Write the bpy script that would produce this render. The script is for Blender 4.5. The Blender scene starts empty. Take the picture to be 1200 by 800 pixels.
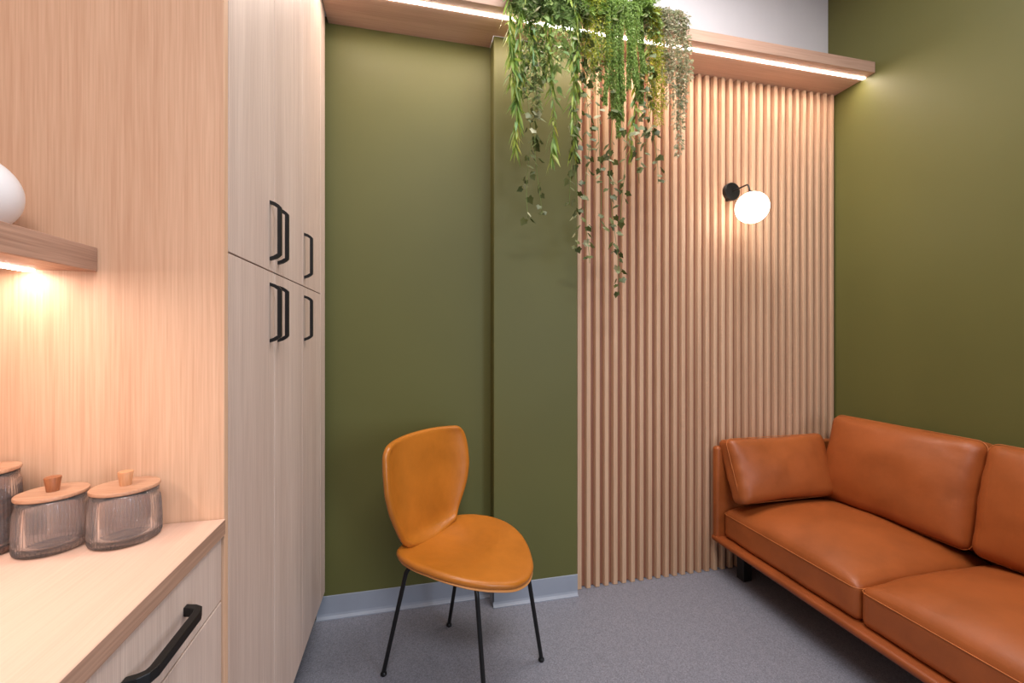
import bpy, bmesh, math, random
from mathutils import Vector, Matrix, noise
R = math.radians
random.seed(7)
scn = bpy.context.scene
COL = scn.collection

# ------------------------------------------------------------------ camera numbers
F_PX, YAW, CX, CY, CAM_Z = 504.67, R(13.03), 600.0, 393.2, 1.25
CO, SI = math.cos(YAW), math.sin(YAW)
def at(u, v, y):
    """world point on the vertical plane Y = y seen along a sight line of the photo"""
    a, b = (u - CX) / F_PX, -(v - CY) / F_PX
    d = Vector((a * CO + SI, -a * SI + CO, b))
    t = y / d.y
    return Vector((d.x * t, y, CAM_Z + d.z * t))

# ------------------------------------------------------------------ materials
def nt(name):
    m = bpy.data.materials.new(name); m.use_nodes = True
    t = m.node_tree
    return m, t, t.nodes['Principled BSDF']
def node(t, kind, **kw):
    n = t.nodes.new(kind)
    for k, v in kw.items():
        if k in n.inputs: n.inputs[k].default_value = v
        else: setattr(n, k, v)
    return n
def ramp(t, fac, stops):
    r = t.nodes.new('ShaderNodeValToRGB')
    els = r.color_ramp.elements
    while len(els) < len(stops): els.new(0.5)
    for e, (p, c) in zip(els, stops): e.position = p; e.color = (*c, 1)
    t.links.new(fac, r.inputs[0])
    return r
def srgb(r, g, b):
    f = lambda c: (c / 255 / 12.92) if c / 255 <= .04045 else ((c / 255 + .055) / 1.055) ** 2.4
    return (f(r), f(g), f(b))
def mul(c, k): return tuple(x * k for x in c)

def plain(name, col, rough=.5, metal=0, spec=.5, var=.0, vscale=8, bump=0, bscale=200):
    m, t, p = nt(name)
    p.inputs['Roughness'].default_value = rough; p.inputs['Metallic'].default_value = metal
    p.inputs['Specular IOR Level'].default_value = spec
    g = t.nodes.new('ShaderNodeTexCoord')
    n = node(t, 'ShaderNodeTexNoise', Scale=vscale, Detail=4.0)
    t.links.new(g.outputs['Object'], n.inputs['Vector'])
    r = ramp(t, n.outputs['Fac'], [(.3, mul(col, 1 - var)), (.7, mul(col, 1 + var))])
    t.links.new(r.outputs[0], p.inputs['Base Color'])
    if bump:
        n2 = node(t, 'ShaderNodeTexNoise', Scale=bscale, Detail=3.0)
        t.links.new(g.outputs['Object'], n2.inputs['Vector'])
        b = node(t, 'ShaderNodeBump', Strength=bump, Distance=.002)
        t.links.new(n2.outputs['Fac'], b.inputs['Height']); t.links.new(b.outputs[0], p.inputs['Normal'])
    return m

def wood(name, axis, light, dark, rough=.5, fine=1.0, contrast=1.0, band=7.0):
    m, t, p = nt(name)
    p.inputs['Roughness'].default_value = rough
    p.inputs['Specular IOR Level'].default_value = .35
    g = t.nodes.new('ShaderNodeNewGeometry')
    def layer(across, along, detail, dist=0.0):
        mp = t.nodes.new('ShaderNodeMapping')
        s = [across] * 3; s['XYZ'.index(axis)] = along
        mp.inputs['Scale'].default_value = s
        t.links.new(g.outputs['Position'], mp.inputs['Vector'])
        n = node(t, 'ShaderNodeTexNoise', Scale=1.0, Detail=detail, Distortion=dist)
        t.links.new(mp.outputs[0], n.inputs['Vector'])
        return n.outputs['Fac']
    broad = layer(band, .35, 3, .4)
    mid = layer(55 * fine, 1.1, 4, .2)
    pore = layer(330 * fine, 7, 2)
    def mixv(a, b, f):
        x = t.nodes.new('ShaderNodeMix'); x.data_type = 'FLOAT'; x.inputs[0].default_value = f
        t.links.new(a, x.inputs[2]); t.links.new(b, x.inputs[3]); return x.outputs[0]
    v = mixv(mixv(broad, mid, .30), pore, .36)
    w = .16 / contrast
    r = ramp(t, v, [(.5 - w, dark), (.5, tuple((a + b) / 2 for a, b in zip(light, dark))), (.5 + w, light)])
    t.links.new(r.outputs[0], p.inputs['Base Color'])
    b = node(t, 'ShaderNodeBump', Strength=.12, Distance=.001)
    t.links.new(pore, b.inputs['Height']); t.links.new(b.outputs[0], p.inputs['Normal'])
    return m

def leather(name, col, rough=.42):
    m, t, p = nt(name)
    p.inputs['Specular IOR Level'].default_value = .5
    g = t.nodes.new('ShaderNodeTexCoord')
    n = node(t, 'ShaderNodeTexNoise', Scale=5.0, Detail=6.0, Roughness=.65)
    t.links.new(g.outputs['Object'], n.inputs['Vector'])
    r = ramp(t, n.outputs['Fac'], [(.28, mul(col, .8)), (.5, col), (.75, mul(col, 1.18))])
    t.links.new(r.outputs[0], p.inputs['Base Color'])
    rr = node(t, 'ShaderNodeMapRange'); rr.inputs[3].default_value = rough - .05; rr.inputs[4].default_value = rough + .1
    t.links.new(n.outputs['Fac'], rr.inputs[0]); t.links.new(rr.outputs[0], p.inputs['Roughness'])
    vo = node(t, 'ShaderNodeTexVoronoi', Scale=420.0)
    n2 = node(t, 'ShaderNodeTexNoise', Scale=22.0, Detail=4.0)
    for q in (vo, n2): t.links.new(g.outputs['Object'], q.inputs['Vector'])
    b1 = node(t, 'ShaderNodeBump', Strength=.12, Distance=.0008); t.links.new(vo.outputs['Distance'], b1.inputs['Height'])
    b2 = node(t, 'ShaderNodeBump', Strength=.16, Distance=.006); t.links.new(n2.outputs['Fac'], b2.inputs['Height'])
    t.links.new(b1.outputs[0], b2.inputs['Normal']); t.links.new(b2.outputs[0], p.inputs['Normal'])
    return m

def leaf(name, cols, trans=.35, rough=.5):
    m, t, p = nt(name)
    g = t.nodes.new('ShaderNodeNewGeometry')
    n = len(cols)
    r = ramp(t, g.outputs['Random Per Island'], [(i / max(1, n - 1), c) for i, c in enumerate(cols)])
    t.links.new(r.outputs[0], p.inputs['Base Color']); p.inputs['Roughness'].default_value = rough
    p.inputs['Specular IOR Level'].default_value = .4
    tr = t.nodes.new('ShaderNodeBsdfTranslucent'); t.links.new(r.outputs[0], tr.inputs['Color'])
    mx = t.nodes.new('ShaderNodeMixShader'); mx.inputs[0].default_value = trans
    t.links.new(p.outputs[0], mx.inputs[1]); t.links.new(tr.outputs[0], mx.inputs[2])
    t.links.new(mx.outputs[0], t.nodes['Material Output'].inputs['Surface'])
    return m

def emit(name, col, strength):
    m, t, p = nt(name)
    p.inputs['Base Color'].default_value = (*mul(col, .8), 1)
    p.inputs['Emission Color'].default_value = (*col, 1); p.inputs['Emission Strength'].default_value = strength
    return m

def glass(name):
    m, t, p = nt(name)
    p.inputs['Base Color'].default_value = (.98, .97, .97, 1); p.inputs['Roughness'].default_value = .03
    p.inputs['Transmission Weight'].default_value = 1.0; p.inputs['IOR'].default_value = 1.45
    tr = t.nodes.new('ShaderNodeBsdfTransparent'); tr.inputs[0].default_value = (.98, .97, .97, 1)
    gl = t.nodes.new('ShaderNodeBsdfGlossy'); gl.inputs['Roughness'].default_value = .12
    df = t.nodes.new('ShaderNodeBsdfDiffuse'); df.inputs[0].default_value = (.85, .84, .84, 1)
    lw = node(t, 'ShaderNodeLayerWeight', Blend=.22)
    def mix(f, a, b):
        x = t.nodes.new('ShaderNodeMixShader')
        if isinstance(f, float): x.inputs[0].default_value = f
        else: t.links.new(f, x.inputs[0])
        t.links.new(a, x.inputs[1]); t.links.new(b, x.inputs[2]); return x.outputs[0]
    thin = mix(lw.outputs['Fresnel'], mix(.07, tr.outputs[0], df.outputs[0]), gl.outputs[0])
    t.links.new(mix(.16, thin, p.outputs[0]), t.nodes['Material Output'].inputs['Surface'])
    return m

def floor_mat():
    m, t, p = nt('speckled_grey_vinyl')
    g = t.nodes.new('ShaderNodeNewGeometry')
    n = node(t, 'ShaderNodeTexNoise', Scale=260.0, Detail=3.0)
    n2 = node(t, 'ShaderNodeTexVoronoi', Scale=190.0)
    n3 = node(t, 'ShaderNodeTexNoise', Scale=3.0, Detail=3.0)
    for q in (n, n2, n3): t.links.new(g.outputs['Position'], q.inputs['Vector'])
    base = srgb(126, 127, 137)
    r = ramp(t, n.outputs['Fac'], [(.3, mul(base, .72)), (.5, base), (.7, mul(base, 1.28))])
    r2 = ramp(t, n2.outputs['Color'], [(.0, (.78, .78, .78)), (.5, (1, 1, 1)), (1, (1.22, 1.2, 1.2))])
    mx = t.nodes.new('ShaderNodeMix'); mx.data_type = 'RGBA'; mx.blend_type = 'MULTIPLY'; mx.inputs[0].default_value = 1
    t.links.new(r.outputs[0], mx.inputs[6]); t.links.new(r2.outputs[0], mx.inputs[7])
    t.links.new(mx.outputs[2], p.inputs['Base Color'])
    p.inputs['Roughness'].default_value = .55; p.inputs['Specular IOR Level'].default_value = .4
    return m

OAK_L, OAK_D = srgb(224, 184, 152), srgb(196, 150, 118)
M = {}
M['oak_v'] = wood('oak_vertical', 'Z', OAK_L, OAK_D)
M['oak_door'] = wood('oak_door_vertical', 'Z', srgb(224, 202, 188), srgb(184, 158, 144), band=9, contrast=.85)
M['oak_y'] = wood('oak_lengthwise', 'Y', srgb(226, 190, 168), srgb(202, 162, 140), contrast=.6)
M['oak_edge'] = wood('oak_edge', 'Y', srgb(205, 165, 140), srgb(150, 115, 96))
M['oak_x'] = wood('oak_ledge', 'X', srgb(218, 182, 160), srgb(178, 138, 118), contrast=.8)
M['slat'] = wood('oak_slat', 'Z', srgb(218, 182, 150), srgb(184, 144, 114), contrast=.9)
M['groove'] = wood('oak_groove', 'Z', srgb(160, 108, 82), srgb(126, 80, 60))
M['acacia'] = wood('acacia_lid', 'X', srgb(206, 164, 134), srgb(160, 112, 84), rough=.45)
M['knob'] = wood('acacia_knob', 'Z', srgb(170, 108, 70), srgb(112, 62, 38), rough=.45)
M['pale_knob'] = wood('pale_knob', 'Z', srgb(222, 166, 122), srgb(180, 122, 84), rough=.45)
M['green'] = plain('olive_paint', srgb(97, 96, 51), rough=.52, spec=.35, var=.05, vscale=1.5, bump=.05, bscale=500)
M['white_wall'] = plain('white_paint', srgb(226, 223, 226), rough=.8, var=.015)
M['ceiling'] = plain('ceiling_paint', srgb(232, 230, 228), rough=.9, var=.01)
M['vinyl'] = plain('grey_vinyl_skirting', srgb(150, 156, 168), rough=.5, var=.04)
M['floor'] = floor_mat()
M['black'] = plain('black_metal', srgb(22, 21, 21), rough=.42, metal=.3, var=.1)
M['matte_black'] = plain('matte_black_board', srgb(24, 22, 22), rough=.7, var=.1)  # own black colour of carcasses, toe kicks and sofa legs
M['sofa'] = leather('cognac_leather', srgb(158, 84, 38), .42)
M['sofa_dark'] = leather('cognac_rail', srgb(146, 74, 32), .45)
M['seam'] = leather('cognac_seam', srgb(190, 112, 58), .5)
M['chair'] = leather('tan_leather', srgb(178, 106, 32), .31)
M['chair_seam'] = leather('tan_piping', srgb(206, 140, 78), .4)
M['vase'] = plain('white_ceramic', srgb(232, 230, 230), rough=.35, var=.01)
M['glass'] = glass('ribbed_glass')
M['coffee'] = plain('brown_contents', srgb(92, 56, 36), rough=.8, var=.4, vscale=120)
M['led'] = emit('led_diffuser', (1.0, .90, .82), 22)
M['globe'] = emit('opal_globe', (1.0, .88, .76), 10)
M['stem'] = plain('stem_green', srgb(108, 128, 62), rough=.6, var=.2)
M['stem_pink'] = plain('stem_pink', srgb(176, 146, 118), rough=.6, var=.2)

# ------------------------------------------------------------------ mesh helpers
def props(o, label=None, cat=None, group=None, kind=None):
    if label: o['label'] = label
    if cat: o['category'] = cat
    if group: o['group'] = group
    if kind: o['kind'] = kind
    return o
def thing(name, label, cat, loc=(0, 0, 0), rz=0, group=None):
    o = bpy.data.objects.new(name, None); COL.objects.link(o)
    o.empty_display_size = .05
    o.location = loc; o.rotation_euler = (0, 0, rz)
    return props(o, label, cat, group)
def origin(o):
    v = Vector((0, 0, 0))
    while o: v += Vector(o.location); o = o.parent
    return v

class MB:
    """collects shapes, then links them as one mesh object"""
    def __init__(s): s.v = []; s.f = []
    def add(s, vs, fs, mat=None):
        k = len(s.v)
        s.v += [Vector(mat @ Vector(p)) if mat else Vector(p) for p in vs]
        s.f += [tuple(i + k for i in f) for f in fs]
        return s
    def bm(s, b, mat=None):
        b.verts.index_update()
        s.add([v.co.copy() for v in b.verts], [[v.index for v in f.verts] for f in b.faces], mat); b.free()
        return s
    def box(s, x0, x1, y0, y1, z0, z1, r=0.0, seg=2, mat=None):
        b = bmesh.new(); bmesh.ops.create_cube(b, size=1)
        for v in b.verts:
            v.co = Vector(((x0 + x1) / 2 + v.co.x * (x1 - x0), (y0 + y1) / 2 + v.co.y * (y1 - y0), (z0 + z1) / 2 + v.co.z * (z1 - z0)))
        if r: bmesh.ops.bevel(b, geom=b.edges[:], offset=r, segments=seg, profile=.5, affect='EDGES')
        return s.bm(b, mat)
    def tube(s, pts, r, n=10, closed=False, mat=None, radii=None):
        pts = [Vector(p) for p in pts]; N = len(pts); vs = []; fs = []
        up = None
        for i, p in enumerate(pts):
            a = pts[(i - 1) % N] if (closed or i) else p
            c = pts[(i + 1) % N] if (closed or i < N - 1) else p
            t = (c - a).normalized()
            if up is None:
                up = Vector((0, 0, 1)) if abs(t.z) < .9 else Vector((1, 0, 0))
            sd = t.cross(up).normalized(); up = sd.cross(t).normalized()
            rr = radii[i] if radii else r
            for k in range(n):
                q = 2 * math.pi * k / n
                vs.append(p + sd * rr * math.cos(q) + up * rr * math.sin(q))
        for i in range(N if closed else N - 1):
            j = (i + 1) % N
            for k in range(n):
                l = (k + 1) % n
                fs.append((i * n + k, i * n + l, j * n + l, j * n + k))
        if not closed:
            fs.append(tuple(range(n))[::-1]); fs.append(tuple((N - 1) * n + k for k in range(n)))
        return s.add(vs, fs, mat)
    def lathe(s, prof, n=48, mat=None, rib=None):
        """prof: (r, z) pairs from the bottom; rib(i, angle) may scale the radius"""
        vs = []; fs = []; m = len(prof)
        for i, (r, z) in enumerate(prof):
            for k in range(n):
                q = 2 * math.pi * k / n
                rr = r * (rib(i, q) if rib else 1)
                vs.append((rr * math.cos(q), rr * math.sin(q), z))
        for i in range(m - 1):
            for k in range(n):
                l = (k + 1) % n
                fs.append((i * n + k, i * n + l, (i + 1) * n + l, (i + 1) * n + k))
        fs.append(tuple(range(n))[::-1]); fs.append(tuple((m - 1) * n + k for k in range(n)))
        return s.add(vs, fs, mat)
    def build(s, name, mat, parent=None, world=True, smooth=False, angle=None):
        me = bpy.data.meshes.new(name)
        off = origin(parent) if (parent and world) else Vector((0, 0, 0))
        me.from_pydata([tuple(p - off) for p in s.v], [], s.f); me.validate(); me.update()
        me.materials.append(mat)
        o = bpy.data.objects.new(name, me); COL.objects.link(o)
        if parent: o.parent = parent
        if smooth:
            me.polygons.foreach_set('use_smooth', [True] * len(me.polygons))
            if angle:
                b = bmesh.new(); b.from_mesh(me)
                for e in b.edges:
                    if len(e.link_faces) == 2 and e.calc_face_angle(0) > R(angle): e.smooth = False
                b.to_mesh(me); b.free()
        return o
def struct(name, mb, mat, parent=None, smooth=False):
    o = mb.build(name, mat, parent, smooth=smooth)
    if not parent: o['kind'] = 'structure'
    return o

# ------------------------------------------------------------------ the room
XR, YB, YP, YS = 2.372, 2.04, 1.955, 1.99      # right wall, back wall, pier face, slat face
XL, ZC, YF = -0.985, 3.30, -3.0
struct('floor', MB().box(-2.6, XR + .1, YF, YB + .1, -.06, 0), M['floor'])
struct('ceiling', MB().box(-2.6, XR + .1, YF, YB + .1, ZC, ZC + .06), M['ceiling'])
struct('wall_back', MB().box(XL - .1, XR + .1, YB, YB + .1, 0, 2.66), M['green'])
struct('wall_upper', MB().box(XL - .1, XR + .1, YB, YB + .1, 2.66, ZC), M['white_wall'])
struct('wall_pier', MB().box(.366, .776, YP, YB, 0, 2.634, r=.002, seg=1), M['green'])
struct('wall_right', MB().box(XR, XR + .1, YF, YB, 0, ZC), M['green'])
struct('wall_left', MB().box(XL - .1, XL, -.35, YB, 0, ZC), M['oak_v'])

def skirting(name, x0, x1, y):
    """vinyl skirting with a coved toe, running along X on the wall face y"""
    prof = [(0, .1), (.003, .1), (.0038, .098), (.0038, .022), (.006, .013), (.012, .006), (.016, .004), (.016, 0), (0, 0)]
    mb = MB(); n = len(prof)
    mb.add([(x, y - d, z) for x in (x0, x1) for d, z in prof],
           [tuple(range(n)), tuple(range(n, 2 * n))[::-1]] + [(i, n + i, n + (i + 1) % n, (i + 1) % n) for i in range(n)])
    return struct(name, mb, M['vinyl'])
skirting('baseboard_back', -.41, .366, YB)
bp = skirting('baseboard_pier', .362, .776, YP)
mb = MB().box(.362, .366, YP - .0038, YB - .004, 0, .1)
struct('baseboard_pier_return', mb, M['vinyl'])

# ------------------------------------------------------------------ slatted wall panel
panel = thing('slatted_wall_panel', 'tall oak panel of vertical slats covering the wall behind the sofa', 'wall panel', (1.57, YB, 0))
x0, x1 = .778, XR - .002
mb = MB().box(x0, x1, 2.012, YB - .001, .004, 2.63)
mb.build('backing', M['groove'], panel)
NS = 33; pitch = (x1 - x0) / NS
mb = MB()
for i in range(NS):
    c = x0 + pitch * (i + .5)
    hw, d, rr = .0115, .026, .0035
    top = YS
    prof = [(-hw - .0035, top + d), (-hw, top + rr), (-hw + .001, top + .001), (-hw + rr, top),
            (hw - rr, top), (hw - .001, top + .001), (hw, top + rr), (hw + .0035, top + d)]
    n = len(prof)
    mb.add([(c + px, py, z) for z in (.002, 2.631) for px, py in prof],
           [tuple(range(n)), tuple(range(n, 2 * n))[::-1]] + [(k, n + k, n + (k + 1) % n, (k + 1) % n) for k in range(n)])
mb.build('slats', M['slat'], panel, smooth=True, angle=40)

# ------------------------------------------------------------------ ledge with light strip
ZL0, ZL1, YL = 2.632, 2.689, 1.775
ledge = thing('wall_ledge', 'long oak ledge high on the back wall with glowing strip underneath', 'ledge', (1.0, YB, ZL0))
mb = MB()
mb.box(-.362, XR - .001, YL, YP - .0005, ZL0, ZL1, r=.0015, seg=1)
mb.box(-.362, .364, YP - .002, YB - .001, ZL0, ZL1)
mb.box(.779, XR - .001, YP - .002, YB - .001, ZL0, ZL1)
mb.build('shelf_board', M['oak_x'], ledge)
MB().box(-.35, XR - .006, 1.822, 1.836, ZL0 - .004, ZL0 + .002).build('light_strip', M['led'], ledge)

# ------------------------------------------------------------------ tall cabinets
XF = -.365
def handle(mb_parent, axis, c, half, out=.023, t=.0055):
    """square-section bow handle standing off a face X = XF; axis 'Z' upright or 'Y' level"""
    k = .012 if t < .006 else .020
    path = [(0, -half), (out - .012, -half + .004), (out - .003, -half + .010), (out, -half + k), (out, half - k), (out - .003, half - .010), (out - .012, half - .004), (0, half)]
    vs = []; fs = []; n = len(path)
    for i, (o, a) in enumerate(path):
        p0 = path[max(0, i - 1)]; p1 = path[min(n - 1, i + 1)]
        dx, da = p1[0] - p0[0], p1[1] - p0[1]; L = math.hypot(dx, da)
        if i in (0, n - 1): nx, na = 0, (1 if i == 0 else -1)
        else: nx, na = -da / L, dx / L
        if i == 0: nx, na = 0, 1
        for sgn, w in ((-1, -1), (1, -1), (1, 1), (-1, 1)):
            oo, aa, ww = o + nx * t * sgn * .8, a + na * t * sgn * .8, w * t
            vs.append((oo, ww, aa))
    for i in range(n - 1):
        for k2 in range(4):
            l = (k2 + 1) % 4
            fs.append((i * 4 + k2, i * 4 + l, i * 4 + 4 + l, i * 4 + 4 + k2))
    fs += [(3, 2, 1, 0), tuple((n - 1) * 4 + q for q in range(4))]
    mb = MB()
    if axis == 'Z': mb.add([(c[0] + p[0], c[1] + p[1], c[2] + p[2]) for p in vs], fs)
    else: mb.add([(c[0] + p[0], c[1] + p[2], c[2] + p[1]) for p in vs], fs)
    o = mb.build('handle', M['black'], mb_parent)
    bm_ = bmesh.new(); bm_.from_mesh(o.data); bmesh.ops.recalc_face_normals(bm_, faces=bm_.faces[:]); bm_.to_mesh(o.data); bm_.free()
    bv = o.modifiers.new('edge', 'BEVEL'); bv.width = .0012; bv.segments = 2
    return o

ZD0, ZG, ZD1 = .154, 1.42, ZC - .01
def door(parent, y0, y1, z0, z1, hy, hz):
    g = .0016
    d = MB().box(XF - .019, XF, y0 + g, y1 - g, z0 + g, z1 - g, r=.0008, seg=1).build('door', M['oak_door'], parent)
    handle(d, 'Z', (XF, hy, hz), .0745)
    return d
def tall(label, y0, y1, doors, end_panel=None, filler=None):
    t = thing('tall_cabinet', label, 'cabinet', ((XL + XF) / 2, (y0 + y1) / 2, 0), group=None)
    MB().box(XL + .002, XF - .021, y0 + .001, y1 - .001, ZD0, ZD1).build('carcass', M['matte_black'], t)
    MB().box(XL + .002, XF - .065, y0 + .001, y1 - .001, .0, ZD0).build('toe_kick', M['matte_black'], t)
    for (a, b, hy) in doors:
        door(t, a, b, ZD0, ZG, hy, 1.311)
        door(t, a, b, ZG, ZD1, hy, 1.527)
    if end_panel: MB().box(XL + .002, XF, end_panel[0], end_panel[1], 0, ZD1, r=.0008, seg=1).build('end_panel', M['oak_v'], t)
    if filler: MB().box(XF - .06, XF, filler[0], filler[1], ZD0 - .0, ZD1, r=.0008, seg=1).build('filler_strip', M['oak_door'], t)
    return t
tall('full-height pale oak cabinet with paired black handles and broad end panel', .966, 1.588,
     [(.985, 1.286, 1.250), (1.286, 1.588, 1.318)], end_panel=(.9655, .9835))
tall('narrow full-height pale oak cabinet beside the green wall', 1.588, 1.98,
     [(1.588, 1.888, 1.618)], filler=(1.890, 1.978))

# ------------------------------------------------------------------ drawers, worktop
base = thing('drawer_cabinet', 'low oak drawer cabinet under the worktop', 'cabinet', (-.67, .53, 0))
YE = .9635
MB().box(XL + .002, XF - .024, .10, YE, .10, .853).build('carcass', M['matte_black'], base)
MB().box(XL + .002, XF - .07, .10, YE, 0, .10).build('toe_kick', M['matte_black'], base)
DX = XF - .002
for (ya, yb) in ((.535, .958), (.11, .533)):
    for (za, zb, hz) in ((.729, .853, .795), (.44, .727, .655), (.105, .438, .36)):
        d = MB().box(DX - .019, DX, ya + .001, yb - .001, za + .001, zb - .001, r=.0008, seg=1).build('drawer', M['oak_door'], base)
        handle(d, 'Y', (DX, (ya + yb) / 2 - .008, hz), .079, .026, .0075)
top = MB().box(XL + .002, XF + .003, .08, YE, .855, .886, r=.001, seg=1).build('worktop', M['oak_y'])
top.data.materials.append(M['oak_edge'])
for p_ in top.data.polygons:
    if p_.normal.x > .8: p_.material_index = 1
props(top, 'pale oak worktop holding the three glass jars', 'worktop')

# ------------------------------------------------------------------ wall shelf with light
XSH, ZS0, ZS1 = -.576, 1.370, 1.415
sh = thing('floating_shelf', 'thick oak floating shelf with a light below, holding the white vase', 'shelf', (-.78, .53, ZS0))
MB().box(XL + .002, XSH, .10, YE, ZS0, ZS1, r=.001, seg=1).build('shelf_board', M['oak_edge'], sh)
MB().box(-.684, -.668, .12, YE - .006, ZS0 - .004, ZS0 + .002).build('light_strip', M['led'], sh)

# ------------------------------------------------------------------ vase
vz = MB()
prof = []
rv, hv = .067, .066
for i in range(25):
    a = -math.pi / 2 * .80 + (math.pi / 2 * .80 + math.pi / 2 * .86) * i / 24
    prof.append((rv * math.cos(a), hv * math.sin(a)))
zb = prof[0][1]
prof = [(prof[0][0] * .9, zb - .002)] + prof
zt = prof[-1][1]; rt = prof[-1][0]
prof += [(rt * .9, zt + .006), (rt * .88, zt + .03), (rt * 1.05, zt + .038), (rt * .8, zt + .038), (rt * .68, zt + .02), (rt * .68, zt - .01)]
vz.lathe([(r, z - zb + .002) for r, z in prof], 64, Matrix.Translation((-.698, .865, ZS1 + .0005)))
props(vz.build('vase', M['vase'], smooth=True, angle=50), 'round white ceramic vase at the end of the oak shelf', 'vase')

# ------------------------------------------------------------------ jars
def jar(cx, cy, r, h, label, knob_mat, contents=False):
    j = thing('storage_jar', label, 'jar', (cx, cy, .8865), group='ribbed glass storage jars')
    n = 336; ribs = 56
    zs = .012
    prof = [(r * .90, 0), (r * .965, .002), (r, .008), (r, .03), (r * .98, h * .62), (r * .955, h - .020), (r * .945, h - .015), (r * .93, h - .010), (r * .93, h - .001),
            (r * .87, h - .001), (r * .87, h - .012), (r * .885, h - .020), (r * .905, h * .6), (r * .92, .02), (r * .88, .012), (r * .5, .007), (.001, .0065)]
    def rib(i, q):
        if 1 <= i <= 5: return 1 + .06 * abs(math.sin(q * ribs / 2)) - .04
        return 1
    g = MB().lathe(prof, n, rib=rib)
    body = g.build('glass_body', M['glass'], j, world=False, smooth=True)
    lid = MB().lathe([(r * .84, h - .006), (r * .84, h + .0005), (r * .965, h + .0005), (r * .975, h + .0015), (r * .975, h + .0045), (r * .96, h + .0058), (.001, h + .006)], 64).build('lid', M['acacia'], j, world=False, smooth=True, angle=35)
    MB().lathe([(.0082, h + .0058), (.0112, h + .029), (.0108, h + .0302), (.001, h + .0304)], 32).build('knob', knob_mat, lid, world=False, smooth=True, angle=35)
    if contents:
        MB().lathe([(r * .86, .0105), (r * .912, .02), (r * .912, h * .68), (r * .6, h * .70), (.001, h * .71)], 48).build('contents', M['coffee'], j, world=False, smooth=True, angle=35)
    return j
jar(-.501, .909, .0505, .090, 'squat ribbed glass jar with pale knob, nearest the tall cabinet', M['pale_knob'])
jar(-.604, .902, .0480, .090, 'squat ribbed glass jar with dark knob, middle of the three jars', M['knob'])
jar(-.706, .905, .0480, .134, 'tall ribbed glass jar with brown contents, cut by the picture edge', M['knob'], True)

# ------------------------------------------------------------------ wall lamp
lx, lz = 1.662, 2.019
sc = thing('wall_lamp', 'black wall lamp with glowing white globe on the slatted panel', 'lamp', (lx, YS, lz))
Rx = Matrix.Translation((lx, YS + .001, lz)) @ Matrix.Rotation(R(90), 4, 'X')
MB().lathe([(.046, -.012), (.047, 0), (.047, .020), (.045, .0225), (.001, .023)], 48, Rx).build('back_plate', M['black'], sc, smooth=True, angle=35)
mb = MB().tube([(lx, YS - .02, lz), (lx, 1.872, lz), (lx, 1.862, lz - .003), (lx, 1.858, lz - .012), (lx, 1.845, lz - .05)], .0042, 10)
mb.tube([(lx, 1.847, lz - .044), (lx, 1.842, lz - .056)], .012, 16)
mb.build('arm', M['black'], sc, smooth=True, angle=40)
b = bmesh.new(); bmesh.ops.create_uvsphere(b, u_segments=40, v_segments=24, radius=.077)
MB().bm(b, Matrix.Translation((lx, 1.835, 1.893))).build('globe_shade', M['globe'], sc, smooth=True)

# ------------------------------------------------------------------ soft forms
def soft(hx, hy, hz, r, top=0.0, bot=0.0, n=22, wr=.003, seed=0, pw=.8, mat=None, edge_in=0.0):
    """a padded box, half sizes hx hy hz, rounded by r, bulging above and below"""
    b = bmesh.new(); bmesh.ops.create_cube(b, size=2)
    bmesh.ops.subdivide_edges(b, edges=b.edges[:], cuts=n - 1, use_grid_fill=True)
    for v in b.verts:
        p = [math.sin(c * math.pi / 2) * .35 + c * .65 if abs(c) < 1 else c for c in v.co]
        q = Vector((p[0] * hx, p[1] * hy, p[2] * hz))
        inn = Vector((max(-hx + r, min(hx - r, q.x)), max(-hy + r, min(hy - r, q.y)), max(-hz + r, min(hz - r, q.z))))
        d = q - inn
        if d.length > 1e-9: q = inn + d.normalized() * min(r, d.length) if (d.length > r or True) else q
        ex, ey = max(0, 1 - (q.x / hx) ** 2), max(0, 1 - (q.y / hy) ** 2)
        k = (ex ** pw) * (ey ** pw)
        zz = q.z / hz
        q.z += top * k * max(0, (zz + 1) / 2) - bot * k * max(0, (1 - zz) / 2)
        if edge_in:
            q.x -= math.copysign(edge_in * ey, q.x) * abs(q.x / hx) ** 3
            q.y -= math.copysign(edge_in * ex, q.y) * abs(q.y / hy) ** 3
        s = Vector((q.x * 7 + seed, q.y * 7, q.z * 7))
        q += v.co.normalized() * wr * noise.noise(s) + v.co.normalized() * wr * .5 * noise.noise(s * 2.7)
        v.co = q
    m = MB(); m.bm(b, mat); return m
def loop(hx, hy, z, r, k=6):
    pts = []
    for cx, cy, a0 in ((hx - r, hy - r, 0), (-hx + r, hy - r, 90), (-hx + r, -hy + r, 180), (hx - r, -hy + r, 270)):
        for i in range(k + 1):
            a = R(a0 + 90 * i / k); pts.append((cx + r * math.cos(a), cy + r * math.sin(a), z))
    out = []
    for i, p in enumerate(pts):
        q = pts[(i + 1) % len(pts)]; L = (Vector(q) - Vector(p)).length
        m = max(1, int(L / .04))
        for j in range(m): out.append(Vector(p).lerp(Vector(q), j / m))
    return out

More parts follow.
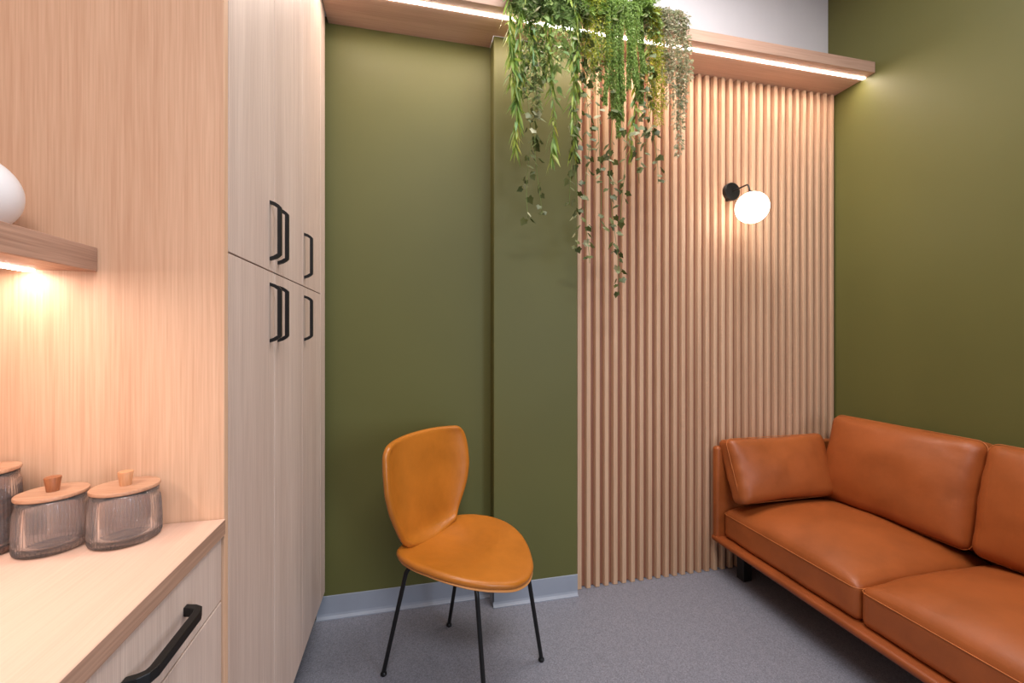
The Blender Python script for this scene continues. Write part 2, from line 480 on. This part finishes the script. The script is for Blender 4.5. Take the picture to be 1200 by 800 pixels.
# ------------------------------------------------------------------ sofa
SX0, SX1, SY1 = 1.532, 2.335, 1.976
SY0 = SY1 - 1.49
sofa = thing('sofa', 'cognac leather two-seat sofa along the green wall', 'sofa', ((SX0 + SX1) / 2, (SY0 + SY1) / 2, 0))
mb = MB()
mb.box(SX0, SX1, SY0, SY1, .178, .208, r=.012, seg=3)
mb.build('base_rail', M['sofa_dark'], sofa, smooth=True, angle=50)
for ya, yb in ((SY1 - .042, SY1), (SY0, SY0 + .042)):
    a = MB().box(SX0 + .006, SX1, ya, yb, .19, .672, r=.015, seg=4).build('arm', M['sofa'], sofa, smooth=True, angle=50)
    ym = (ya + yb) / 2 + (.021 if yb == SY1 else -.021)
MB().box(SX1 - .045, SX1, SY0 + .02, SY1 - .02, .19, .62, r=.015, seg=4).build('back_frame', M['sofa'], sofa, smooth=True, angle=50)
seat_y = [(SY1 - .046, SY1 - .741), (SY1 - .745, SY0 + .046)]
for i, (b1, b0) in enumerate(seat_y):
    hx, hy, hz = .345, (b1 - b0) / 2, .070
    T = Matrix.Translation((SX0 + .036 + hx, (b0 + b1) / 2, .208 + hz))
    s = soft(hx, hy, hz, .028, top=.085, n=24, wr=.004, seed=i * 5, pw=.62, mat=T).build('seat_cushion', M['sofa'], sofa, smooth=True)
    MB().tube(loop(hx + .0005, hy + .0005, hz - .016, .03), .0016, 6, closed=True, mat=T).build('piping', M['seam'], s, smooth=True)
for i, (b1, b0) in enumerate([(SY1 - .115, SY1 - .745), (SY1 - .746, SY0 + .115)]):
    hx, hy, hz = .218, (b1 - b0) / 2, .070
    # local x runs up the back, local z towards the sitter
    rot = Matrix(((math.sin(R(13)), 0, -math.cos(R(13)), 0), (0, 1, 0, 0), (math.cos(R(13)), 0, math.sin(R(13)), 0), (0, 0, 0, 1)))
    T = Matrix.Translation((2.205, (b0 + b1) / 2, .608)) @ rot
    s = soft(hx, hy, hz, .040, top=.066, bot=.0, n=26, wr=.006, seed=20 + i * 7, pw=.62, mat=T).build('back_cushion', M['sofa'], sofa, smooth=True)
    MB().tube(loop(hx + .0005, hy + .0005, hz - .034, .036), .0016, 6, closed=True, mat=T).build('piping', M['seam'], s, smooth=True)
for lxx in (1.66, 2.22):
    for lyy in (SY1 - .09, SY0 + .09):
        MB().box(lxx - .025, lxx + .025, lyy - .025, lyy + .025, 0, .179, r=.003, seg=1).build('leg', M['matte_black'], sofa)

# loose cushion leaning on the far arm
tilt = R(21)
rot = Matrix(((1, 0, 0, 0), (0, math.sin(tilt), -math.cos(tilt), 0), (0, math.cos(tilt), math.sin(tilt), 0), (0, 0, 0, 1)))
T = Matrix.Translation((1.856, 1.868, .566)) @ Matrix.Rotation(R(0), 4, 'Z') @ rot
hx, hy, hz = .298, .160, .052
cu = soft(hx, hy, hz, .032, top=.035, bot=.02, n=22, wr=.006, seed=50, pw=.6, mat=T, edge_in=.008).build('throw_cushion', M['sofa'], smooth=True)
props(cu, 'loose cognac leather cushion leaning on the sofa arm by the slats', 'cushion')
MB().tube(loop(hx - .004, hy - .004, hz - .03, .03), .0016, 6, closed=True, mat=T).build('piping', M['seam'], cu, smooth=True)

# ------------------------------------------------------------------ chair (local x forward, y to the sitter's left)
PHI = R(-43)
ch = thing('dining_chair', 'tan leather shell chair with thin black legs by the green wall', 'chair', (.200, 1.630, 0), PHI)
def lerp(tab, t):
    for (a, va), (b_, vb) in zip(tab, tab[1:]):
        if t <= b_:
            k = (t - a) / (b_ - a); k = k * k * (3 - 2 * k)
            return va + (vb - va) * k
    return tab[-1][1]
def finish(o, thick, off=-1, lv=2):
    m = o.modifiers.new('thickness', 'SOLIDIFY'); m.thickness = thick; m.offset = off
    m = o.modifiers.new('rounding', 'SUBSURF'); m.levels = lv; m.render_levels = lv
# backrest
nu, nv = 16, 20
W = [(0, .135), (.06, .160), (.14, .176), (.27, .202), (.42, .230), (.60, .247), (.78, .247), (.90, .240), (.96, .229), (1.0, .208)]
def table(tab, t):
    for (a, va), (b_, vb) in zip(tab, tab[1:]):
        if t <= b_: return va + (vb - va) * (t - a) / (b_ - a)
    return tab[-1][1]
vs = []; fs = []
for j in range(nv + 1):
    tt = j / nv
    w = table(W, tt)
    for i in range(nu + 1):
        u = -1 + 2 * i / nu
        z = .440 + .412 * tt
        z += .010 * (1 - u * u) * tt ** 4                    # soft crown along the top edge
        z += .030 * (u * u) * (1 - tt) ** 3
        f = -.196 - .050 * tt + .064 * abs(u) ** 2.8 * (.40 + .60 * math.sin(math.pi * min(1, tt * .72)))
        f += .040 * max(0, (.14 - tt) / .14) ** 2 * (1 - .5 * u * u)
        vs.append((f, u * w, z))
for j in range(nv):
    for i in range(nu):
        a = j * (nu + 1) + i
        fs.append((a, a + 1, a + nu + 2, a + nu + 1))
o = MB().add(vs, fs).build('backrest', M['chair'], ch, world=False, smooth=True); finish(o, .026, 0)
# seat
OUT = [(0, .268), (14, .262), (30, .245), (47, .236), (66, .230), (90, .229), (108, .238), (124, .252), (138, .262), (150, .246), (165, .226), (180, .220)]
def seat_out(a):
    """plan outline as a radius, a = 0 at the front"""
    d = abs(math.degrees(math.atan2(math.sin(a), math.cos(a))))
    return lerp(OUT, d)
def seat_z(f, s_):
    k = (s_ / .225) ** 2
    z = .452 + .026 * k * (1 - max(0, f) / .30) - .036 * max(0, (f - .05) / .20) ** 2 + .006 * max(0, -f / .2) ** 2
    z -= .008 * math.exp(-((f + .03) ** 2 + s_ ** 2) / .012)
    return z
def seat_mesh(scale, dz, nr=9, na=48):
    vs = [(0, 0, seat_z(0, 0) + dz)]; fs = []
    for k in range(1, nr + 1):
        for i in range(na):
            a = 2 * math.pi * i / na; r = seat_out(a) * (k / nr) ** .9 * scale
            f, s_ = r * math.cos(a) + .004, r * math.sin(a)
            vs.append((f, s_, seat_z(f, s_) + dz))
    for i in range(na):
        j = (i + 1) % na
        fs.append((0, 1 + i, 1 + j))
        for k in range(nr - 1):
            p = 1 + k * na
            fs.append((p + i, p + na + i, p + na + j, p + j))
    return MB().add(vs, fs)
o = seat_mesh(1.0, 0).build('seat', M['chair'], ch, world=False, smooth=True); finish(o, .026, -1)
o = seat_mesh(.985, -.024).build('seat_shell', M['chair_seam'], ch, world=False, smooth=True); finish(o, .010, -1)
inv = Matrix.Rotation(-PHI, 4, 'Z') @ Matrix.Translation((-.200, -1.630, 0))
legs = [((-.018, 1.592), (-.103, 1.652)), ((.200, 1.765), (.154, 1.868)), ((.410, 1.545), (.483, 1.588)), ((.205, 1.400), (.232, 1.375))]
cen = Vector((.200, 1.630, 0))
for (t0, f0) in legs:
    tp, ft = Vector((*t0, .418)), Vector((*f0, .012))
    inn = Vector((t0[0], t0[1], .425)).lerp(Vector((cen.x, cen.y, .425)), .5)
    d = (ft - tp).normalized(); h = (inn - tp).normalized()
    path = [inn] + [tp + h * .03 * (1 - k / 6) ** 2 + d * .03 * (k / 6) ** 2 for k in range(7)] + [tp.lerp(ft, .5), ft]
    lg = MB().tube([inv @ p for p in path], .0078, 12).build('leg', M['black'], ch, world=False, smooth=True, angle=50)
    MB().lathe([(.009, 0), (.0115, .003), (.0115, .009), (.008, .014)], 16, Matrix.Translation(inv @ Vector((*f0, 0.0)))).build('foot_cap', M['black'], lg, world=False, smooth=True, angle=40)

# ------------------------------------------------------------------ hanging plants
PL = {
 'willow': leaf('willow_leaf', [srgb(92, 132, 56), srgb(132, 164, 70), srgb(168, 184, 80), srgb(104, 150, 92), srgb(196, 196, 92)]),
 'ivy': leaf('ivy_leaf', [srgb(62, 72, 36), srgb(82, 92, 48), srgb(104, 112, 64), srgb(70, 80, 42), srgb(92, 102, 56), srgb(190, 188, 154)], .2),
 'rope': leaf('rope_leaf', [srgb(104, 136, 60), srgb(134, 164, 78), srgb(164, 188, 102), srgb(116, 150, 70)], .25),
 'fern': leaf('fern_needle', [srgb(92, 122, 64), srgb(126, 152, 88), srgb(162, 178, 118), srgb(104, 136, 74)], .3),
 'moss': leaf('moss_leaf', [srgb(150, 158, 52), srgb(178, 182, 64), srgb(130, 146, 54), srgb(204, 196, 84)], .4),
 'pale': leaf('pale_leaf', [srgb(132, 142, 104), srgb(170, 172, 138), srgb(196, 182, 158), srgb(112, 132, 92)], .3),
 'pothos': leaf('pothos_leaf', [srgb(120, 150, 80), srgb(168, 186, 118), srgb(88, 124, 62), srgb(150, 170, 104)], .3),
}
rnd = random.Random(11)
def basis(d, roll):
    d = d.normalized()
    up = Vector((0, 0, 1)) if abs(d.z) < .95 else Vector((0, -1, 0))
    s = d.cross(up).normalized(); n = s.cross(d).normalized()
    return d, s * math.cos(roll) + n * math.sin(roll), n * math.cos(roll) - s * math.sin(roll)
def lance(mb, p, d, L, w, bend=.3, roll=0.0):
    """a slim pointed leaf, bending down along its length"""
    d, s, n = basis(d, roll)
    vs = []; 
    for t, k in ((0, .15), (.3, .9), (.6, .85), (1, 0)):
        c = p + d * L * t + Vector((0, 0, -1)) * bend * L * t * t
        if k: vs += [c - s * w * k, c + n * w * .25 * k, c + s * w * k]
        else: vs += [c]
    mb.add(vs, [(0, 1, 4, 3), (1, 2, 5, 4), (3, 4, 7, 6), (4, 5, 8, 7), (6, 7, 9), (7, 8, 9)])
IVY = [(0, -.05), (.28, -.22), (.58, -.16), (.54, .08), (.76, .30), (.46, .48), (0, .98), (-.46, .48), (-.76, .30), (-.54, .08), (-.58, -.16), (-.28, -.22)]
def ivy_leaf(mb, p, d, L, roll=0.0):
    d, s, n = basis(d, roll)
    vs = [p + d * L * .25 + n * L * .08] + [p + s * x * L * .62 + d * (y + .1) * L * .8 - n * L * .06 * abs(x) for x, y in IVY]
    mb.add(vs, [(0, i + 1, (i + 1) % 12 + 1) for i in range(12)])
def oval(mb, p, d, L, w, roll=0.0):
    d, s, n = basis(d, roll)
    vs = [p]
    for t, k in ((.18, .7), (.42, 1), (.7, .75)):
        c = p + d * L * t + Vector((0, 0, -1)) * .3 * L * t * t
        vs += [c - s * w * k + n * w * .2, c - n * w * .1, c + s * w * k + n * w * .2]
    vs.append(p + d * L + Vector((0, 0, -1)) * .3 * L)
    mb.add(vs, [(0, 2, 1), (0, 3, 2), (1, 2, 5, 4), (2, 3, 6, 5), (4, 5, 8, 7), (5, 6, 9, 8), (7, 8, 10), (8, 9, 10)])
def spray(mb, p, d, L, w):
    d, s, n = basis(d, rnd.uniform(0, 6.28))
    mb.add([p - s * w, p + s * w, p + d * L * .6 + s * w * .8 + n * w, p + d * L, p + d * L * .6 - s * w * .8 + n * w], [(0, 1, 2, 4), (4, 2, 3)])
def hang(u0, u1, v1, y=1.735, sway=.010, top_v=None, n=None):
    """stem from the ledge top over its front edge, down to the level seen at (u1, v1)"""
    e = at(u1, v1, y); s = at(u0, 10, y)
    a = Vector((s.x, 1.83, 2.715)); b_ = Vector((s.x, 1.775, 2.745)); c = Vector((s.x, y + .004, 2.70))
    pts = [Vector((s.x, 1.85, ZL1 + .002)), a, b_, c]
    N = n or max(6, int((2.70 - e.z) / .03)); ph = rnd.uniform(0, 6.28); f = rnd.uniform(7, 12)
    for i in range(1, N + 1):
        t = i / N
        p = Vector((s.x, y, 2.70)).lerp(e, t)
        k = min(1, t * 3)
        p.x += sway * k * math.sin(ph + f * p.z); p.y += sway * .6 * k * math.cos(ph * 2 + f * p.z)
        pts.append(p)
    return pts
def along(pts, step, start=0.0):
    """evenly spaced points and directions on a polyline"""
    out = []; acc = start
    for a, b_ in zip(pts, pts[1:]):
        L = (b_ - a).length
        while acc <= L:
            out.append((a.lerp(b_, acc / L), (b_ - a).normalized())); acc += step
        acc -= L
    return out
def rdir(zlo, zhi, front=.35):
    a = rnd.uniform(0, 2 * math.pi)
    z = rnd.uniform(zlo, zhi); r = math.sqrt(max(0, 1 - z * z))
    v = Vector((r * math.cos(a), r * math.sin(a) - front, z))
    return v.normalized()
def plant(name, label, cat, strands, leaf_mat, fill, stem_r=.0011, stem='stem', group='plants trailing over the ledge'):
    base = strands[0][0]
    t = thing(name, label, cat, (base.x, base.y, ZL1), group=group)
    sm, lm = MB(), MB()
    for pts in strands:
        sm.tube(pts, stem_r, 5)
        fill(lm, pts)
    sm.build('stem', M[stem], t, smooth=True)
    lm.build('foliage', PL[leaf_mat], t, smooth=leaf_mat in ('ivy', 'pothos', 'willow'))
    return t
def clear(p): return not (YL - .004 < p.y and ZL0 - .01 < p.z < ZL1)
def f_willow(L=.075, w=.0065, step=.0065, skip=0):
    def fill(mb, pts):
        for i, (p, d) in enumerate(along(pts, step, .01)):
            if not clear(p): continue
            lance(mb, p, (d * rnd.uniform(.5, 1.6) + rdir(-.6, .35) * .7), L * rnd.uniform(.45, 1.1), w * rnd.uniform(.6, 1.1), rnd.uniform(.1, .6), rnd.uniform(-1.4, 1.4))
        p, d = pts[-1], (pts[-1] - pts[-2]).normalized()
        for k in range(4): lance(mb, p, d + rdir(-.5, 0) * .35, L * .8, w * .8, .1, rnd.uniform(-1, 1))
    return fill
def f_ivy(step=.022, L=.028, first=0.0):
    def fill(mb, pts):
        for i, (p, d) in enumerate(along(pts, step, .01)):
            if p.z > 2.75 - first and first: continue
            if rnd.random() < .22: continue
            for q in range(rnd.choice((1, 1, 2))):
                o = rdir(-.6, .4, .3) * rnd.uniform(.006, .024)
                ivy_leaf(mb, p + o, (o.normalized() + Vector((0, -.2, -1.0))), L * rnd.uniform(.7, 1.15), rnd.uniform(-1.2, 1.2))
    return fill
def f_rope(rad=.0125):
    def fill(mb, pts):
        for (p, d) in along(pts, .0013, 0):
            for k in range(4):
                o = rdir(-.5, .25, .0)
                q = p + o * rad * rnd.uniform(.35, .7)
                spray(mb, q, o * .55 + d, .010 * rnd.uniform(.8, 1.2), .0023)
    return fill
def f_pale(rad=.018, L=.011, dens=.0015, w=.0032):
    def fill(mb, pts):
        for (p, d) in along(pts, dens, 0):
            o = rdir(-.6, .5, .1)
            oval(mb, p + o * rad * rnd.uniform(.2, .9), o + d * .3, L * rnd.uniform(.7, 1.3), w, rnd.uniform(0, 6))
    return fill
def f_moss(rad=.024, dens=.0008, L=.017, w=.0018):
    def fill(mb, pts):
        for (p, d) in along(pts, dens, 0):
            o = rdir(-.8, .3, .1)
            spray(mb, p + o * rad * rnd.uniform(.1, .8), o + d * .6, L * rnd.uniform(.7, 1.3), w)
    return fill
def f_pothos(L=.045, w=.013, step=.02):
    def fill(mb, pts):
        for (p, d) in along(pts, step, .01):
            o = rdir(-.5, .3, .5)
            oval(mb, p + o * .012, o + Vector((0, -.2, -.7)), L * rnd.uniform(.7, 1.15), w * rnd.uniform(.8, 1.1), rnd.uniform(-.8, .8))
    return fill
def bush(name, label, u, v, rx, rz, matk, n, L, w, y=1.76):
    """a dome of fine arching sprays sitting on the ledge and spilling forwards"""
    c = at(u, v, y)
    t = thing(name, label, 'plant', (c.x, 1.84, ZL1), group='plants trailing over the ledge')
    sm, lm = MB(), MB()
    root = Vector((c.x, 1.84, ZL1 + .004))
    for k in range(n):
        a = rnd.uniform(0, math.pi * 2); q = math.sqrt(rnd.random())
        e = Vector((c.x + rx * q * math.cos(a), y - .02 - .05 * rnd.random() + .04 * (1 - q), c.z + rz * q * math.sin(a)))
        if e.z < ZL1 + .01: e.y = min(e.y, YL - .02)
        m = (root + e) / 2 + Vector((0, -.01, .07)); m.z = max(m.z, ZL1 + .05)
        pts = []
        for i in range(9):
            s = i / 8; pts.append(root * (1 - s) ** 2 + m * 2 * s * (1 - s) + e * s * s)
        sm.tube(pts, .0008, 4)
        for (p, d) in along(pts[3:], .0035, 0):
            if not clear(p): continue
            for j in (0, 1):
                spray(lm, p, rdir(-.7, .4, .3) + d * .5, L * rnd.uniform(.6, 1.2), w)
    sm.build('stem', M['stem'], t, smooth=True); lm.build('foliage', PL[matk], t)
    return t

# --- bushes on top
bush('asparagus_fern', 'feathery dark green fern on the ledge behind the willow-like trailer', 618, 10, .085, .10, 'fern', 95, .022, .0017)
bush('asparagus_fern', 'feathery grey-green fern in the middle of the ledge planting', 658, 14, .095, .115, 'fern', 130, .022, .0017)
bush('asparagus_fern', 'bushy bright fern just beside the top of the thick rope plants', 692, 8, .075, .10, 'rope', 110, .022, .0018)
bush('asparagus_fern', 'leafy green fern next to the pale strings on the ledge', 752, -2, .065, .075, 'rope', 90, .024, .002)
# --- willow-like trailers
plant('willow_vine', 'leafy willow-like trailer at the edge above the chair, long yellow-green leaves', 'plant',
      [hang(597, 606, 172), hang(604, 600, 118, 1.745), hang(611, 612, 96, 1.74), hang(618, 622, 70, 1.74)], 'willow', f_willow())
plant('willow_vine', 'thin willow-like trailer beside the ivy over the green pier', 'plant',
      [hang(640, 648, 185), hang(646, 640, 90)], 'willow', f_willow(.066, .006, .008))
plant('willow_vine', 'bright willow-like trailer along the edge of the slatted panel', 'plant',
      [hang(676, 672, 178, 1.73), hang(668, 676, 110, 1.74), hang(683, 668, 72, 1.74)], 'willow', f_willow(.066, .0062, .0075))
plant('willow_vine', 'green willow-like trailer just below the thick rope plants', 'plant',
      [hang(742, 742, 180, 1.745)], 'willow', f_willow(.06, .009, .011))
# --- broad pale leaves
plant('pothos', 'pale broad-leaved trailer near the glowing strip above the pier', 'plant',
      [hang(634, 640, 78, 1.73), hang(644, 650, 118, 1.735), hang(655, 660, 90, 1.73)], 'pothos', f_pothos())
plant('pothos', 'broad-leaved trailer near the top of the grey pale strings', 'plant',
      [hang(762, 768, 52, 1.74), hang(752, 756, 40, 1.74), hang(770, 763, 90, 1.74)], 'pothos', f_pothos(.04, .012, .016))
plant('fine_leaf_trailer', 'feathery green trailer filling the gap behind the first rope tail', 'plant',
      [hang(690, 692, 100, 1.75), hang(698, 700, 112, 1.75), hang(682, 684, 84, 1.75), hang(706, 706, 92, 1.75), hang(712, 713, 70, 1.75)], 'fern', f_pale(.024, .018, .0018, .0034))
plant('fine_leaf_trailer', 'feathery green trailer hanging over the strip above the pier', 'plant',
      [hang(628, 630, 62, 1.755), hang(640, 642, 72, 1.755), hang(652, 654, 84, 1.755), hang(662, 664, 70, 1.755), hang(672, 674, 62, 1.755)], 'fern', f_pale(.024, .018, .0020, .0034))
# --- ivy
plant('trailing_ivy', 'short dark ivy trailer hanging against the green pier', 'plant',
      [hang(622, 622, 256, 1.735, .016), hang(628, 632, 250, 1.73, .018), hang(614, 618, 150, 1.735, .014)], 'ivy', f_ivy(.024, .037))
plant('trailing_ivy', 'dark ivy trailer over the first slats of the panel', 'plant',
      [hang(676, 674, 292, 1.735, .014), hang(688, 688, 308, 1.725, .014), hang(684, 670, 240, 1.73, .012)], 'ivy', f_ivy(.027, .037))
plant('trailing_ivy', 'longest ivy trailer, its tip lowest of all the plants', 'plant',
      [hang(712, 722, 346, 1.73, .012), hang(722, 732, 262, 1.725, .014), hang(704, 702, 268, 1.735, .012)], 'ivy', f_ivy(.028, .037))
plant('trailing_ivy', 'brownish-green ivy trailer below the yellow-green plant', 'plant',
      [hang(757, 768, 215, 1.735, .014), hang(752, 748, 214, 1.73, .014), hang(764, 758, 180, 1.735, .012)], 'ivy', f_ivy(.02, .037))
# --- rope-like tails
plant('rope_succulent', 'thick green tassel plant with the longest tail, over the slats', 'plant',
      [hang(720, 724, 160, 1.715, .003), hang(713, 710, 122, 1.72, .004), hang(727, 731, 118, 1.71, .004), hang(717, 718, 138, 1.73, .004), hang(724, 728, 140, 1.725, .004)], 'rope', f_rope())
plant('rope_succulent', 'thick green tassel plant with wavy tails beside the yellow-green plant', 'plant',
      [hang(733, 744, 100, 1.705, .005), hang(740, 748, 116, 1.715, .006), hang(736, 738, 104, 1.72, .005), hang(745, 757, 86, 1.71, .008), hang(750, 753, 122, 1.72, .006)], 'rope', f_rope())
# --- yellow-green
plant('moss_trailer', 'small yellow-green trailer right under the glowing strip', 'plant',
      [hang(692, 696, 78, 1.725), hang(700, 703, 70, 1.72), hang(708, 710, 74, 1.72), hang(688, 686, 66, 1.725)], 'moss', f_moss(.020, .0010))
plant('moss_trailer', 'olive-yellow feathery trailer between rope tails and pale strings', 'plant',
      [hang(763, 764, 130, 1.74), hang(769, 772, 146, 1.735), hang(772, 778, 128, 1.74), hang(766, 768, 112, 1.73)], 'moss', f_moss(.022, .0009))
plant('fine_leaf_trailer', 'wispy small-leaved trailer above the short ivy', 'plant',
      [hang(616, 616, 116, 1.74), hang(624, 626, 128, 1.735), hang(630, 634, 104, 1.74)], 'fern', f_pale(.022, .018, .0024, .0036))
# --- pale strings
plant('silver_trailer', 'pale grey-green stringy plant, shorter of the pale pair', 'plant',
      [hang(779, 782, 96, 1.735, .006), hang(784, 786, 84, 1.73, .006), hang(776, 779, 72, 1.74, .005), hang(781, 785, 120, 1.73, .006)], 'pale', f_pale(.019, .014, .0015, .0042), stem='stem_pink')
plant('silver_trailer', 'pale grey-green stringy plant with longest pale strands, by the ledge end', 'plant',
      [hang(795, 797, 182, 1.735, .005), hang(790, 792, 150, 1.735, .006), hang(799, 802, 128, 1.73, .006), hang(803, 806, 96, 1.73, .005), hang(797, 799, 110, 1.725, .006)], 'pale', f_pale(.017, .014, .0015, .0042), stem='stem_pink')

# ------------------------------------------------------------------ lights
def area(name, loc, target, sx, sy, power, col, spread=180):
    l = bpy.data.lights.new(name, 'AREA'); l.shape = 'RECTANGLE'; l.size = sx; l.size_y = sy
    l.energy = power; l.color = col; l.spread = R(spread)
    o = bpy.data.objects.new(name, l); COL.objects.link(o); o.location = loc
    o.rotation_euler = (Vector(target) - Vector(loc)).to_track_quat('-Z', 'Y').to_euler()
    return o
area('ceiling_light', (.95, 1.20, ZC - .02), (.95, 1.20, 0), 1.2, .6, 36, (1.0, .97, .96))
area('ceiling_light', (.25, -1.0, ZC - .02), (.25, -1.0, 0), 1.2, .6, 74, (.98, .97, 1.0))
area('window_light', (2.15, -1.7, 1.35), (-.45, 1.4, .75), 1.2, 1.7, 36, (.76, .85, 1.0), 130)
area('ledge_light', (1.0, 1.829, ZL0 - .006), (1.0, 1.829, 0), 2.65, .014, 12.5, (1.0, .81, .68))
area('shelf_light', (-.676, .55, ZS0 - .006), (-.676, .55, 0), .014, .8, 2.3, (1.0, .85, .76))

w = bpy.data.worlds.new('room_air'); scn.world = w; w.use_nodes = True
w.node_tree.nodes['Background'].inputs[0].default_value = (.74, .84, 1.0, 1)
w.node_tree.nodes['Background'].inputs[1].default_value = .12

# ------------------------------------------------------------------ camera
cd = bpy.data.cameras.new('camera'); cam = bpy.data.objects.new('camera', cd); COL.objects.link(cam)
cam.location = (0, 0, CAM_Z); cam.rotation_euler = (R(90), 0, -YAW)
cd.sensor_width = 36; cd.lens = F_PX / 1200 * 36; cd.clip_start = .02
cd.shift_y = -(400 - CY) / 1200
scn.camera = cam
scn.view_settings.view_transform = 'Standard'; scn.view_settings.look = 'None'
scn.view_settings.exposure = 0.0; scn.view_settings.gamma = 1
scn.view_settings.use_curve_mapping = False
scn.cycles.use_denoising = True
scn.cycles.max_bounces = 10; scn.cycles.transmission_bounces = 10; scn.cycles.transparent_max_bounces = 12
scn.cycles.sample_clamp_indirect = 6
